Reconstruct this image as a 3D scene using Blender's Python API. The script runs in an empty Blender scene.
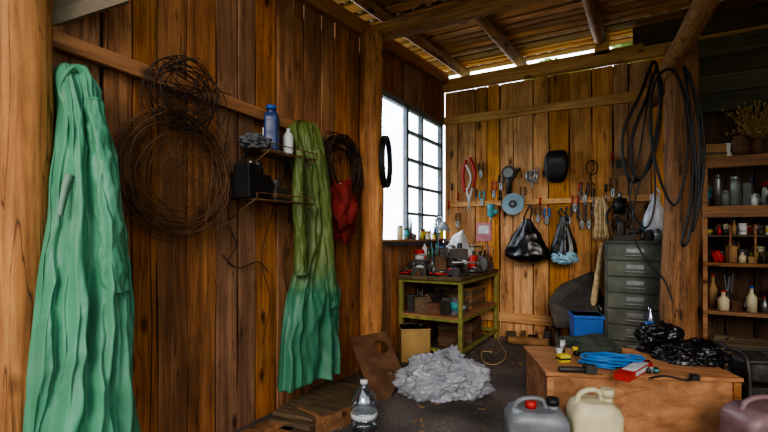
import bpy, math, random
from mathutils import Vector, Matrix, noise
random.seed(7)
R=random.uniform
pi=math.pi
# ------------------------------------------------------------------ camera model
CAM=Vector((2.337,-5.76,1.3)); F=450.0; HZ=235.0
def d_(u,v):
    k=(u-384)/F; m=(HZ-v)/F
    return Vector((k*.868-.497,k*.497+.868,m))
def P(u,v,t): return CAM+d_(u,v)*t
def LW(u,v,off=0.0):            # point on the left wall (plane x=off)
    d=d_(u,v); return CAM+d*((off-CAM.x)/d.x)
def BW(u,v,off=0.0):            # point on the back wall (plane y=-off)
    d=d_(u,v); return CAM+d*((-off-CAM.y)/d.y)
def FZ(u,v,z=0.0):              # point on a horizontal plane
    d=d_(u,v); return CAM+d*((z-CAM.z)/d.z)
def S(r,g,b):
    f=lambda c:(c/255/12.92 if c/255<=.04045 else ((c/255+.055)/1.055)**2.4)
    return (f(r),f(g),f(b),1)
# ------------------------------------------------------------------ materials
def nt(name):
    m=bpy.data.materials.new(name); m.use_nodes=True
    n=m.node_tree.nodes; l=m.node_tree.links
    return m,n,l,n['Principled BSDF']
def wrinkle(n,l,b,tc,strength,sc,stretch=(1,1,1)):
    mp=n.new('ShaderNodeMapping'); mp.inputs['Scale'].default_value=stretch; l.new(tc.outputs['Object'],mp.inputs['Vector'])
    n2=n.new('ShaderNodeTexNoise'); n2.noise_type='RIDGED_MULTIFRACTAL'; n2.inputs['Scale'].default_value=sc; n2.inputs['Detail'].default_value=3; n2.inputs['Distortion'].default_value=.6
    l.new(mp.outputs[0],n2.inputs['Vector'])
    bp=n.new('ShaderNodeBump'); bp.inputs['Strength'].default_value=strength; bp.inputs['Distance'].default_value=.012
    l.new(n2.outputs['Fac'],bp.inputs['Height']); l.new(bp.outputs['Normal'],b.inputs['Normal'])
def pm(name,col,rough=.6,metal=0,var=.25,sc=6,bump=.15,spec=.4,alpha=None,trans=None,bsc=None,wr=None,wst=(1,1,1),dust=0,dcol=(110,98,84)):
    m,n,l,b=nt(name)
    tc=n.new('ShaderNodeTexCoord'); nz=n.new('ShaderNodeTexNoise')
    nz.inputs['Scale'].default_value=sc; nz.inputs['Detail'].default_value=6
    l.new(tc.outputs['Object'],nz.inputs['Vector'])
    cr=n.new('ShaderNodeValToRGB'); e=cr.color_ramp.elements
    e[0].position=.3; e[1].position=.72
    e[0].color=(col[0]*(1-var),col[1]*(1-var),col[2]*(1-var),1)
    e[1].color=(min(1,col[0]*(1+var)),min(1,col[1]*(1+var)),min(1,col[2]*(1+var)),1)
    l.new(nz.outputs['Fac'],cr.inputs['Fac']); out=cr.outputs['Color']
    if dust:
        n3=n.new('ShaderNodeTexNoise'); n3.inputs['Scale'].default_value=3.1; n3.inputs['Detail'].default_value=9; n3.inputs['Roughness'].default_value=.7
        l.new(tc.outputs['Object'],n3.inputs['Vector'])
        r3=n.new('ShaderNodeMapRange'); r3.inputs['From Min'].default_value=.45; r3.inputs['From Max'].default_value=.7; r3.inputs['To Max'].default_value=dust
        l.new(n3.outputs['Fac'],r3.inputs['Value']); mx=n.new('ShaderNodeMix'); mx.data_type='RGBA'
        l.new(r3.outputs[0],mx.inputs['Factor']); l.new(out,mx.inputs['A']); mx.inputs['B'].default_value=S(*dcol); out=mx.outputs['Result']
    l.new(out,b.inputs['Base Color'])
    b.inputs['Roughness'].default_value=rough; b.inputs['Metallic'].default_value=metal
    b.inputs['Specular IOR Level'].default_value=spec
    if wr: wrinkle(n,l,b,tc,wr[0],wr[1],wst)
    elif bump:
        n2=n.new('ShaderNodeTexNoise'); n2.inputs['Scale'].default_value=bsc or sc*6; n2.inputs['Detail'].default_value=4
        l.new(tc.outputs['Object'],n2.inputs['Vector'])
        bp=n.new('ShaderNodeBump'); bp.inputs['Strength'].default_value=bump; bp.inputs['Distance'].default_value=.01
        l.new(n2.outputs['Fac'],bp.inputs['Height']); l.new(bp.outputs['Normal'],b.inputs['Normal'])
    if trans: b.inputs['Transmission Weight'].default_value=trans
    if alpha: b.inputs['Alpha'].default_value=alpha
    return m
def wood(name,dark,mid,light,axis=2,rough=.72,var=.22,sc=1.0,stain=.35,knots=True,bump=.35,grey=.18,sat=.08,cracks=0):
    m,n,l,b=nt(name)
    tc=n.new('ShaderNodeTexCoord'); g=n.new('ShaderNodeNewGeometry')
    mul=n.new('ShaderNodeMath'); mul.operation='MULTIPLY'; mul.inputs[1].default_value=37.0
    l.new(g.outputs['Random Per Island'],mul.inputs[0])
    cb=n.new('ShaderNodeCombineXYZ')
    for i in range(3): l.new(mul.outputs[0],cb.inputs[i])
    ad=n.new('ShaderNodeVectorMath'); ad.operation='ADD'
    l.new(tc.outputs['Object'],ad.inputs[0]); l.new(cb.outputs[0],ad.inputs[1])
    mp=n.new('ShaderNodeMapping'); s=[26*sc]*3; s[axis]=1.1*sc; mp.inputs['Scale'].default_value=s
    l.new(ad.outputs[0],mp.inputs['Vector'])
    nz=n.new('ShaderNodeTexNoise'); nz.inputs['Scale'].default_value=1.3; nz.inputs['Detail'].default_value=9
    nz.inputs['Roughness'].default_value=.6; nz.inputs['Distortion'].default_value=.9
    l.new(mp.outputs[0],nz.inputs['Vector'])
    cr=n.new('ShaderNodeValToRGB'); e=cr.color_ramp.elements
    e[0].position=.26; e[0].color=dark; e[1].position=.74; e[1].color=light
    x=e.new(.48); x.color=mid
    l.new(nz.outputs['Fac'],cr.inputs['Fac'])
    hs=n.new('ShaderNodeHueSaturation')
    mr=n.new('ShaderNodeMapRange'); mr.inputs['To Min'].default_value=1-var; mr.inputs['To Max'].default_value=1+var
    l.new(g.outputs['Random Per Island'],mr.inputs['Value']); l.new(mr.outputs[0],hs.inputs['Value'])
    m7=n.new('ShaderNodeMath'); m7.operation='MULTIPLY'; m7.inputs[1].default_value=7.31; l.new(g.outputs['Random Per Island'],m7.inputs[0])
    fr=n.new('ShaderNodeMath'); fr.operation='FRACT'; l.new(m7.outputs[0],fr.inputs[0])
    ms=n.new('ShaderNodeMapRange'); ms.inputs['To Min'].default_value=1-sat*1.5; ms.inputs['To Max'].default_value=1+sat*.4
    l.new(fr.outputs[0],ms.inputs['Value']); l.new(ms.outputs[0],hs.inputs['Saturation'])
    l.new(cr.outputs['Color'],hs.inputs['Color'])
    sn=n.new('ShaderNodeTexNoise'); sn.inputs['Scale'].default_value=2.2; sn.inputs['Detail'].default_value=7; sn.inputs['Roughness'].default_value=.65
    mp2=n.new('ShaderNodeMapping'); s2=[2.4]*3; s2[axis]=.7; mp2.inputs['Scale'].default_value=s2
    l.new(ad.outputs[0],mp2.inputs['Vector']); l.new(mp2.outputs[0],sn.inputs['Vector'])
    sr=n.new('ShaderNodeValToRGB'); q=sr.color_ramp.elements
    q[0].position=.35; q[0].color=(1-stain,1-stain*1.05,1-stain*1.08,1); q[1].position=.62; q[1].color=(1,1,1,1)
    l.new(sn.outputs['Fac'],sr.inputs['Fac'])
    mx=n.new('ShaderNodeMix'); mx.data_type='RGBA'; mx.blend_type='MULTIPLY'; mx.inputs['Factor'].default_value=1
    l.new(hs.outputs[0],mx.inputs['A']); l.new(sr.outputs[0],mx.inputs['B'])
    out=mx.outputs['Result']
    def mulc(out,fac,pos0,c0,pos1):
        kr=n.new('ShaderNodeValToRGB'); k=kr.color_ramp.elements
        k[0].position=pos0; k[0].color=c0; k[1].position=pos1; k[1].color=(1,1,1,1)
        l.new(fac,kr.inputs['Fac'])
        m2=n.new('ShaderNodeMix'); m2.data_type='RGBA'; m2.blend_type='MULTIPLY'; m2.inputs['Factor'].default_value=1
        l.new(out,m2.inputs['A']); l.new(kr.outputs[0],m2.inputs['B']); return m2.outputs['Result']
    if knots:
        mp3=n.new('ShaderNodeMapping'); s3=[5.5]*3; s3[axis]=2.4; mp3.inputs['Scale'].default_value=s3
        l.new(ad.outputs[0],mp3.inputs['Vector'])
        vo=n.new('ShaderNodeTexVoronoi'); vo.inputs['Scale'].default_value=1.0
        l.new(mp3.outputs[0],vo.inputs['Vector'])
        out=mulc(out,vo.outputs['Distance'],.06,(.16,.12,.1,1),.17)
    if cracks:
        mp4=n.new('ShaderNodeMapping'); s4=[9]*3; s4[axis]=.5; mp4.inputs['Scale'].default_value=s4; l.new(ad.outputs[0],mp4.inputs['Vector'])
        cn=n.new('ShaderNodeTexNoise'); cn.inputs['Scale'].default_value=1.5; cn.inputs['Detail'].default_value=3; cn.inputs['Distortion'].default_value=.5; l.new(mp4.outputs[0],cn.inputs['Vector'])
        ab=n.new('ShaderNodeMath'); ab.operation='SUBTRACT'; ab.inputs[1].default_value=.5; l.new(cn.outputs['Fac'],ab.inputs[0])
        a2=n.new('ShaderNodeMath'); a2.operation='ABSOLUTE'; l.new(ab.outputs[0],a2.inputs[0])
        out=mulc(out,a2.outputs[0],.0,(1-cracks,)*3+(1,),.014)
    if grey:
        gn=n.new('ShaderNodeTexNoise'); gn.inputs['Scale'].default_value=1.1; gn.inputs['Detail'].default_value=8; gn.inputs['Roughness'].default_value=.7
        l.new(ad.outputs[0],gn.inputs['Vector'])
        gr=n.new('ShaderNodeMapRange'); gr.inputs['From Min'].default_value=.45; gr.inputs['From Max'].default_value=.68; gr.inputs['To Max'].default_value=grey
        l.new(gn.outputs['Fac'],gr.inputs['Value']); m3=n.new('ShaderNodeMix'); m3.data_type='RGBA'
        l.new(gr.outputs[0],m3.inputs['Factor']); l.new(out,m3.inputs['A']); m3.inputs['B'].default_value=S(116,88,60); out=m3.outputs['Result']
    l.new(out,b.inputs['Base Color']); b.inputs['Roughness'].default_value=rough
    b.inputs['Specular IOR Level'].default_value=.3
    bp=n.new('ShaderNodeBump'); bp.inputs['Strength'].default_value=bump; bp.inputs['Distance'].default_value=.006
    l.new(nz.outputs['Fac'],bp.inputs['Height']); l.new(bp.outputs['Normal'],b.inputs['Normal'])
    return m
W_left=wood('planks_left',S(96,56,30),S(164,104,58),S(198,136,82),2,var=.24,grey=.5,stain=.5,cracks=.6,sat=.16)
W_back=wood('planks_back',S(140,86,42),S(208,142,74),S(234,176,102),2,var=.24,stain=.45,grey=.38,cracks=.5,sat=.16)
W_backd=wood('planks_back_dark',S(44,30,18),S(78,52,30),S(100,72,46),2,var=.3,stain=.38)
W_gap=pm('gap_shadow_board',S(38,22,12),.9)
W_rail=wood('rail_wood',S(160,102,48),S(216,154,84),S(236,184,110),0,stain=.25)
W_railY=wood('rail_wood_y',S(106,64,32),S(164,104,56),S(194,132,76),1,stain=.3,grey=.3)
W_log=wood('log_wood',S(110,64,28),S(188,120,54),S(218,152,80),2,sc=.7,stain=.5,var=.05,bump=.6,grey=.25,cracks=.8)
W_logX=wood('log_wood_x',S(96,62,32),S(158,108,58),S(194,144,86),0,sc=.8,stain=.4,var=.15,cracks=.6)
W_logY=wood('log_wood_y',S(100,66,34),S(166,114,64),S(202,150,92),1,sc=.8,stain=.4,var=.15,cracks=.6)
W_batten=wood('batten_wood',S(136,84,38),S(204,138,68),S(230,174,100),0,stain=.45,var=.4)
W_dark=wood('weathered_wood',S(56,44,32),S(94,76,54),S(122,102,74),0,stain=.4)
W_loft=wood('grey_green_boards',S(46,46,32),S(80,78,54),S(104,100,72),0,stain=.4)
W_shelf=wood('shelf_wood',S(96,60,32),S(148,98,54),S(174,124,74),0,stain=.4)
W_box=wood('plywood_box',S(130,78,40),S(184,120,66),S(204,142,86),0,sc=.5,stain=.45,var=.06,knots=False,grey=.35)
W_post=wood('dark_post',S(84,52,28),S(148,98,52),S(180,124,72),2,stain=.5,var=.1,bump=.6,cracks=.8)
green=pm('raincoat_green',S(76,144,112),.48,var=.26,sc=2.8,wr=(.7,6),wst=(1,1,.6),dust=.4,dcol=(118,156,136),spec=.4)
grey_lining=pm('coat_lining',S(120,150,132),.6,var=.15)
black=pm('black_rubber',S(26,26,28),.5,var=.3,sc=12)
blackp=pm('black_plastic_film',S(16,17,20),.3,var=.3,sc=8,spec=.5,wr=(.6,9))
dark=pm('dark_metal',S(54,51,50),.5,.3,var=.4,sc=12,dust=.3)
steel=pm('steel',S(140,142,144),.35,.8,var=.25,sc=14)
rust=pm('rusty_wire',S(104,74,50),.7,.2,var=.4,sc=20)
dwire=pm('dark_wire',S(56,42,34),.7,.2,var=.4,sc=20)
rusty=pm('rusty_sheet',S(98,68,48),.75,.2,var=.45,sc=7,bump=.4)
red=pm('red_paint',S(170,36,28),.45,var=.2)
redcloth=pm('red_cloth',S(110,26,22),.85,var=.35,sc=9,wr=(.6,8))
blue=pm('blue_plastic',S(28,84,164),.4,var=.15)
bluec=pm('blue_cable',S(30,112,184),.35,var=.15)
teal=pm('teal_paint',S(60,140,150),.45,var=.2)
white=pm('white_plastic',S(205,208,210),.4,var=.08,sc=5,dust=.3)
cream=pm('cream_plastic',S(200,188,154),.45,var=.12,sc=5,dust=.5)
beige=pm('beige_canister',S(158,126,74),.5,var=.2,sc=5,dust=.4)
greyp=pm('grey_translucent_plastic',S(140,146,156),.35,var=.3,sc=9,trans=.35,dust=.5)
pink=pm('pink_canister_plastic',S(140,110,114),.4,var=.25,sc=6,trans=.25)
yellow=pm('yellow_paint',S(196,180,50),.5,var=.2)
ygreen=pm('worn_green_frame',S(126,124,60),.6,.1,var=.4,sc=14,dust=.5)
cabm=pm('grey_green_cabinet',S(76,82,78),.45,.3,var=.3,sc=7,dust=.35)
cabd=pm('cabinet_drawers',S(90,96,86),.42,.3,var=.35,sc=7,dust=.45)
sackm=pm('translucent_sack_plastic',S(172,176,188),.22,var=.28,sc=6,wr=(.7,9),spec=.7,alpha=.68,dust=.35,dcol=(120,116,118))
bagw=pm('white_bag_plastic',S(190,192,200),.35,var=.2,sc=5,wr=(.6,8))
rope=pm('hemp_rope',S(190,164,124),.85,var=.3,sc=20)
jute=pm('dry_stems',S(150,118,68),.85,var=.3,sc=20)
paper=pm('paper_print',S(185,190,194),.7,var=.3,sc=14)
pinkp=pm('pink_poster',S(170,112,120),.7,var=.3,sc=10)
slate=pm('roof_slate',S(150,128,98),.85,var=.3,sc=5,bump=.4)
frame=pm('window_frame_paint',S(118,126,136),.6,var=.25,sc=10)
greycl=pm('grey_cloth',S(96,96,102),.85,var=.35,sc=9,wr=(.7,8))
darkcl=pm('dark_green_cloth',S(50,58,50),.8,var=.4,sc=9,wr=(.9,9))
card=pm('cardboard',S(158,122,80),.85,var=.2,sc=5)
gg=pm('green_glass',S(60,80,50),.15); bg_=pm('brown_glass',S(80,46,20),.15); jarg=pm('jar_glass',S(140,150,144),.12,var=.3,trans=.5)
# two-tone coat
m,n,l,b=nt('raincoat_two_tone'); coat2m=m
tc=n.new('ShaderNodeTexCoord'); sx=n.new('ShaderNodeSeparateXYZ'); l.new(tc.outputs['Object'],sx.inputs[0])
nz=n.new('ShaderNodeTexNoise'); nz.inputs['Scale'].default_value=4; nz.inputs['Detail'].default_value=5; l.new(tc.outputs['Object'],nz.inputs['Vector'])
adz=n.new('ShaderNodeMath'); adz.operation='MULTIPLY_ADD'; adz.inputs[1].default_value=.5; l.new(nz.outputs['Fac'],adz.inputs[0]); l.new(sx.outputs['Z'],adz.inputs[2])
mr=n.new('ShaderNodeMapRange'); mr.inputs['From Min'].default_value=1.1; mr.inputs['From Max'].default_value=1.4
l.new(adz.outputs[0],mr.inputs['Value'])
mx=n.new('ShaderNodeMix'); mx.data_type='RGBA'; l.new(mr.outputs[0],mx.inputs['Factor'])
mx.inputs['A'].default_value=S(54,114,88); mx.inputs['B'].default_value=S(88,104,52)
hs=n.new('ShaderNodeHueSaturation'); m2=n.new('ShaderNodeMapRange'); m2.inputs['To Min'].default_value=.5; m2.inputs['To Max'].default_value=1.4
l.new(nz.outputs['Fac'],m2.inputs['Value']); l.new(m2.outputs[0],hs.inputs['Value']); l.new(mx.outputs['Result'],hs.inputs['Color'])
l.new(hs.outputs[0],b.inputs['Base Color']); b.inputs['Roughness'].default_value=.48; b.inputs['Specular IOR Level'].default_value=.4
wrinkle(n,l,b,tc,.7,7,(1,1,.6))
# floor
m,n,l,b=nt('packed_dirt_floor'); floorm=m
tc=n.new('ShaderNodeTexCoord'); nz=n.new('ShaderNodeTexNoise'); nz.inputs['Scale'].default_value=1.8; nz.inputs['Detail'].default_value=10
l.new(tc.outputs['Object'],nz.inputs['Vector']); cr=n.new('ShaderNodeValToRGB'); e=cr.color_ramp.elements
e[0].position=.32; e[0].color=S(56,50,50); e[1].position=.7; e[1].color=S(116,106,102)
l.new(nz.outputs['Fac'],cr.inputs[0])
n2=n.new('ShaderNodeTexNoise'); n2.inputs['Scale'].default_value=45; n2.inputs['Detail'].default_value=6; l.new(tc.outputs['Object'],n2.inputs['Vector'])
c2=n.new('ShaderNodeValToRGB'); c2.color_ramp.elements[0].position=.35; c2.color_ramp.elements[0].color=(.6,.6,.6,1); c2.color_ramp.elements[1].position=.62; c2.color_ramp.elements[1].color=(1.25,1.2,1.15,1)
l.new(n2.outputs['Fac'],c2.inputs[0])
mx=n.new('ShaderNodeMix'); mx.data_type='RGBA'; mx.blend_type='MULTIPLY'; mx.inputs['Factor'].default_value=1
l.new(cr.outputs[0],mx.inputs['A']); l.new(c2.outputs[0],mx.inputs['B']); l.new(mx.outputs['Result'],b.inputs['Base Color'])
b.inputs['Roughness'].default_value=.8
bp=n.new('ShaderNodeBump'); bp.inputs['Strength'].default_value=.5; bp.inputs['Distance'].default_value=.01; l.new(n2.outputs['Fac'],bp.inputs['Height']); l.new(bp.outputs[0],b.inputs['Normal'])
def clear(name,tint,mixf,film=False):
    m=bpy.data.materials.new(name); m.use_nodes=True; n=m.node_tree.nodes; l=m.node_tree.links; n.clear()
    o=n.new('ShaderNodeOutputMaterial'); t=n.new('ShaderNodeBsdfTransparent'); t.inputs[0].default_value=tint
    g=n.new('ShaderNodeBsdfTranslucent' if film else 'ShaderNodeBsdfGlossy'); g.inputs[0].default_value=(.85,.9,1,1)
    if not film: g.inputs['Roughness'].default_value=.12
    x=n.new('ShaderNodeMixShader'); nz=n.new('ShaderNodeTexNoise'); nz.inputs['Scale'].default_value=8
    mr=n.new('ShaderNodeMapRange'); mr.inputs['To Min'].default_value=mixf*.5; mr.inputs['To Max'].default_value=mixf*1.5
    tc=n.new('ShaderNodeTexCoord'); l.new(tc.outputs['Object'],nz.inputs['Vector'])
    l.new(nz.outputs['Fac'],mr.inputs['Value']); l.new(mr.outputs[0],x.inputs[0])
    l.new(t.outputs[0],x.inputs[1]); l.new(g.outputs[0],x.inputs[2]); l.new(x.outputs[0],o.inputs[0]); return m
glass=clear('dusty_glass',(.95,.97,1,1),.06)
film=clear('polyethylene_film',(.93,.96,1,1),.25,True)
pet=clear('clear_pet',(.8,.86,.88,1),.3)
# ------------------------------------------------------------------ mesh builder
def cr_(pts,n=8,closed=False):
    pts=[Vector(p) for p in pts]; N=len(pts); out=[]
    rng=N if closed else N-1
    for i in range(rng):
        if closed: a,b,c,d=pts[(i-1)%N],pts[i],pts[(i+1)%N],pts[(i+2)%N]
        else: a,b,c,d=pts[max(i-1,0)],pts[i],pts[i+1],pts[min(i+2,N-1)]
        for j in range(n):
            t=j/n
            out.append(.5*((2*b)+(c-a)*t+(2*a-5*b+4*c-d)*t*t+(3*b-a-3*c+d)*t**3))
    if not closed: out.append(pts[-1])
    return out
def ridge(p): return 1-2*abs(noise.noise(p))
class M:
    def __init__(s): s.v=[];s.f=[];s.mi=[];s.sm=[];s.T=Matrix();s.m=0
    def add(s,vs,fs,sm=False):
        o=len(s.v); s.v+=[s.T@Vector(p) for p in vs]
        for f in fs: s.f.append([i+o for i in f]); s.mi.append(s.m); s.sm.append(sm)
    def bx(s,a,b,Rm=None,c=None):
        x0,y0,z0=a;x1,y1,z1=b
        vs=[Vector(p) for p in((x0,y0,z0),(x1,y0,z0),(x1,y1,z0),(x0,y1,z0),(x0,y0,z1),(x1,y0,z1),(x1,y1,z1),(x0,y1,z1))]
        if Rm is not None: 
            vs=[Rm@p for p in vs]
        if c is not None: vs=[p+Vector(c) for p in vs]
        s.add(vs,[(0,3,2,1),(4,5,6,7),(0,1,5,4),(1,2,6,5),(2,3,7,6),(3,0,4,7)])
    def beam(s,p0,p1,w,h,up=(0,0,1)):
        p0=Vector(p0);p1=Vector(p1);d=(p1-p0);L=d.length;d.normalize()
        a=Vector(up).cross(d).normalized(); b=d.cross(a)
        vs=[p+a*x*w/2+b*y*h/2 for p in(p0,p1) for x,y in((-1,-1),(1,-1),(1,1),(-1,1))]
        s.add(vs,[(0,3,2,1),(4,5,6,7),(0,1,5,4),(1,2,6,5),(2,3,7,6),(3,0,4,7)])
    def plank(s,a,b,ax,jit=.006,seg=8,wax=None):
        a=list(a);b=list(b); rings=[]
        o=[i for i in range(3) if i!=ax]
        if wax is None: wax=max(o,key=lambda i:b[i]-a[i])
        oth=[i for i in o if i!=wax][0]
        sd=R(0,100)
        for i in range(seg+1):
            t=a[ax]+(b[ax]-a[ax])*i/seg
            j0=noise.noise(Vector((sd,t*1.5,0)))*jit*2; j1=noise.noise(Vector((sd,t*1.5,9)))*jit*2
            ring=[]
            for w,h in((0,0),(1,0),(1,1),(0,1)):
                p=[0,0,0]; p[ax]=t; p[wax]=(b[wax]+j1) if w else (a[wax]+j0); p[oth]=b[oth] if h else a[oth]; ring.append(p)
            rings.append(ring)
        s.rings(rings,sm=False)
    def rings(s,rs,cap=True,sm=True,loop=False):
        n=len(rs[0]); vs=[p for r in rs for p in r]; fs=[]
        for i in range(len(rs)-(0 if loop else 1)):
            i2=(i+1)%len(rs)
            for j in range(n):
                k=(j+1)%n; fs.append((i*n+j,i*n+k,i2*n+k,i2*n+j))
        s.add(vs,fs,sm)
        if cap and not loop:
            o=len(s.v)-len(vs)
            for f in([*range(n)][::-1],[*range((len(rs)-1)*n,len(rs)*n)]):
                s.f.append([i+o for i in f]); s.mi.append(s.m); s.sm.append(False)
    def tube(s,pts,r,seg=6,closed=False,rf=None,nf=None):
        pts=[Vector(p) for p in pts]; N=len(pts); rs=[]; a=None
        for i in range(N):
            if closed: d=pts[(i+1)%N]-pts[(i-1)%N]
            else: d=pts[min(i+1,N-1)]-pts[max(i-1,0)]
            if d.length<1e-9: d=Vector((0,0,1))
            d.normalize()
            if a is None: a=d.orthogonal().normalized()
            else:
                a=a-d*a.dot(d); a=a.normalized() if a.length>1e-6 else d.orthogonal().normalized()
            b=d.cross(a); rr=r if rf is None else r*rf(i/(N-1))
            rs.append([pts[i]+(a*math.cos(q*2*pi/seg)+b*math.sin(q*2*pi/seg))*rr*(nf(q*2*pi/seg,i/(N-1)) if nf else 1) for q in range(seg)])
        s.rings(rs,cap=not closed,loop=closed)
    def cyl(s,p0,p1,r0,r1=None,seg=18):
        p0=Vector(p0);p1=Vector(p1); r1=r0 if r1 is None else r1
        d=(p1-p0).normalized();a=d.orthogonal().normalized();b=d.cross(a)
        s.rings([[p+(a*math.cos(q*2*pi/seg)+b*math.sin(q*2*pi/seg))*r for q in range(seg)] for p,r in((p0,r0),(p1,r1))])
    def log(s,p0,p1,r,r1=None,seg=28,n=24,amp=.06):
        p0=Vector(p0);p1=Vector(p1); r1=r1 or r; sd=R(0,50)
        d=(p1-p0).normalized();a=d.orthogonal().normalized();b=d.cross(a); rs=[]
        for i in range(n+1):
            t=i/n; c=p0.lerp(p1,t)+a*noise.noise(Vector((sd,t*3,0)))*r*.25+b*noise.noise(Vector((sd,t*3,5)))*r*.25
            rr=r+(r1-r)*t
            rs.append([c+(a*math.cos(q*2*pi/seg)+b*math.sin(q*2*pi/seg))*rr*(1+amp*2*noise.noise(Vector((sd+math.cos(q*2*pi/seg),math.sin(q*2*pi/seg),t*5)))) for q in range(seg)])
        s.rings(rs)
    def lathe(s,c,prof,seg=28,ax=None):
        c=Vector(c); Rm=Matrix.Identity(3)
        if ax is not None: Rm=Vector((0,0,1)).rotation_difference(Vector(ax)).to_matrix()
        s.rings([[c+Rm@Vector((r*math.cos(q*2*pi/seg),r*math.sin(q*2*pi/seg),z)) for q in range(seg)] for r,z in prof])
    def blob(s,c,rad,amp=.15,fr=2.5,seed=0,nu=48,nv=32,flat=None,crease=.0,Rm=None):
        c=Vector(c); rs=[]
        for i in range(nv+1):
            th=pi*(i+.02)/(nv+.04); ring=[]
            for j in range(nu):
                ph=2*pi*j/nu; q=Vector((math.sin(th)*math.cos(ph),math.sin(th)*math.sin(ph),-math.cos(th)))
                k=1+amp*2*noise.noise(q*fr+Vector((seed,0,0)))
                if crease: k+=crease*(ridge(q*fr*.9+Vector((0,seed,0)))-.5)+crease*.4*(ridge(q*fr*2.1+Vector((0,seed,3)))-.5)
                p=Vector((q.x*rad[0]*k,q.y*rad[1]*k,q.z*rad[2]*k))
                if Rm is not None: p=Rm@p
                p=p+c
                if flat is not None and p.z<flat: p.z=flat+ (p.z-flat)*.02
                ring.append(p)
            rs.append(ring)
        s.rings(rs)
    def crumple(s,c,rad,seed=0,npl=60,nu=140,nv=90,flat=None,Rm=None,amp=.16,sub=.07,fine=.0):
        # crumpled film: faceted hull with sharp creases between flat panels
        rg=random.Random(seed); pls=[]
        for _ in range(npl):
            nrm=Vector((rg.gauss(0,1),rg.gauss(0,1),rg.gauss(0,1))).normalized(); pls.append((nrm,rg.uniform(.74,1.02)))
        cells=[(Vector((rg.gauss(0,1),rg.gauss(0,1),rg.gauss(0,1))).normalized(),Vector((rg.gauss(0,1),rg.gauss(0,1),rg.gauss(0,1)))*.5,rg.uniform(-1,1)) for _ in range(90)]
        c=Vector(c); rs=[]
        for i in range(nv+1):
            th=pi*(i+.02)/(nv+.04); ring=[]
            for j in range(nu):
                ph=2*pi*j/nu; q=Vector((math.sin(th)*math.cos(ph),math.sin(th)*math.sin(ph),-math.cos(th)))
                k=1.15
                for nrm,dd in pls:
                    dt=nrm.dot(q)
                    if dt>.2: k=min(k,dd/dt)
                b1=-9
                for cn,g,o in cells:
                    dt=cn.dot(q)
                    if dt>b1: b1=dt; bc=(cn,g,o)
                k+=sub*((q-bc[0]).dot(bc[1])*2.2+bc[2]*.35)
                if fine: k+=fine*(ridge(q*3.2+Vector((seed,1,0)))-.6)+fine*.5*(ridge(q*7+Vector((seed,5,0)))-.6)
                k*=1+amp*2*noise.noise(q*1.4+Vector((seed,0,0)))
                p=Vector((q.x*rad[0]*k,q.y*rad[1]*k,q.z*rad[2]*k))
                if Rm is not None: p=Rm@p
                p=p+c
                if flat is not None and p.z<flat: p.z=flat+ (p.z-flat)*.02
                ring.append(p)
            rs.append(ring)
        s.rings(rs)
    def out(s,name,mats,bevel=0,bseg=2):
        me=bpy.data.meshes.new(name); me.from_pydata([tuple(p) for p in s.v],[],s.f)
        if not isinstance(mats,(list,tuple)): mats=[mats]
        for m in mats: me.materials.append(m)
        me.polygons.foreach_set('material_index',s.mi); me.polygons.foreach_set('use_smooth',s.sm); me.update()
        o=bpy.data.objects.new(name,me); bpy.context.scene.collection.objects.link(o)
        if bevel:
            bm=o.modifiers.new('b','BEVEL'); bm.width=bevel; bm.segments=bseg; bm.limit_method='ANGLE'; bm.angle_limit=.7
        return o
def rz(a): return Matrix.Rotation(a,3,'Z')
def TR(loc,a=0,rx=0,ry=0): return Matrix.Translation(Vector(loc))@Matrix.Rotation(a,4,'Z')@Matrix.Rotation(ry,4,'Y')@Matrix.Rotation(rx,4,'X')
def roofz(y): return 3.5+.07*y      # underside of rafters
JM=[red,white,steel,teal,rusty,black,cream,W_dark,yellow,dark,gg,bg_,jarg,card,blue,greycl]
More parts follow.
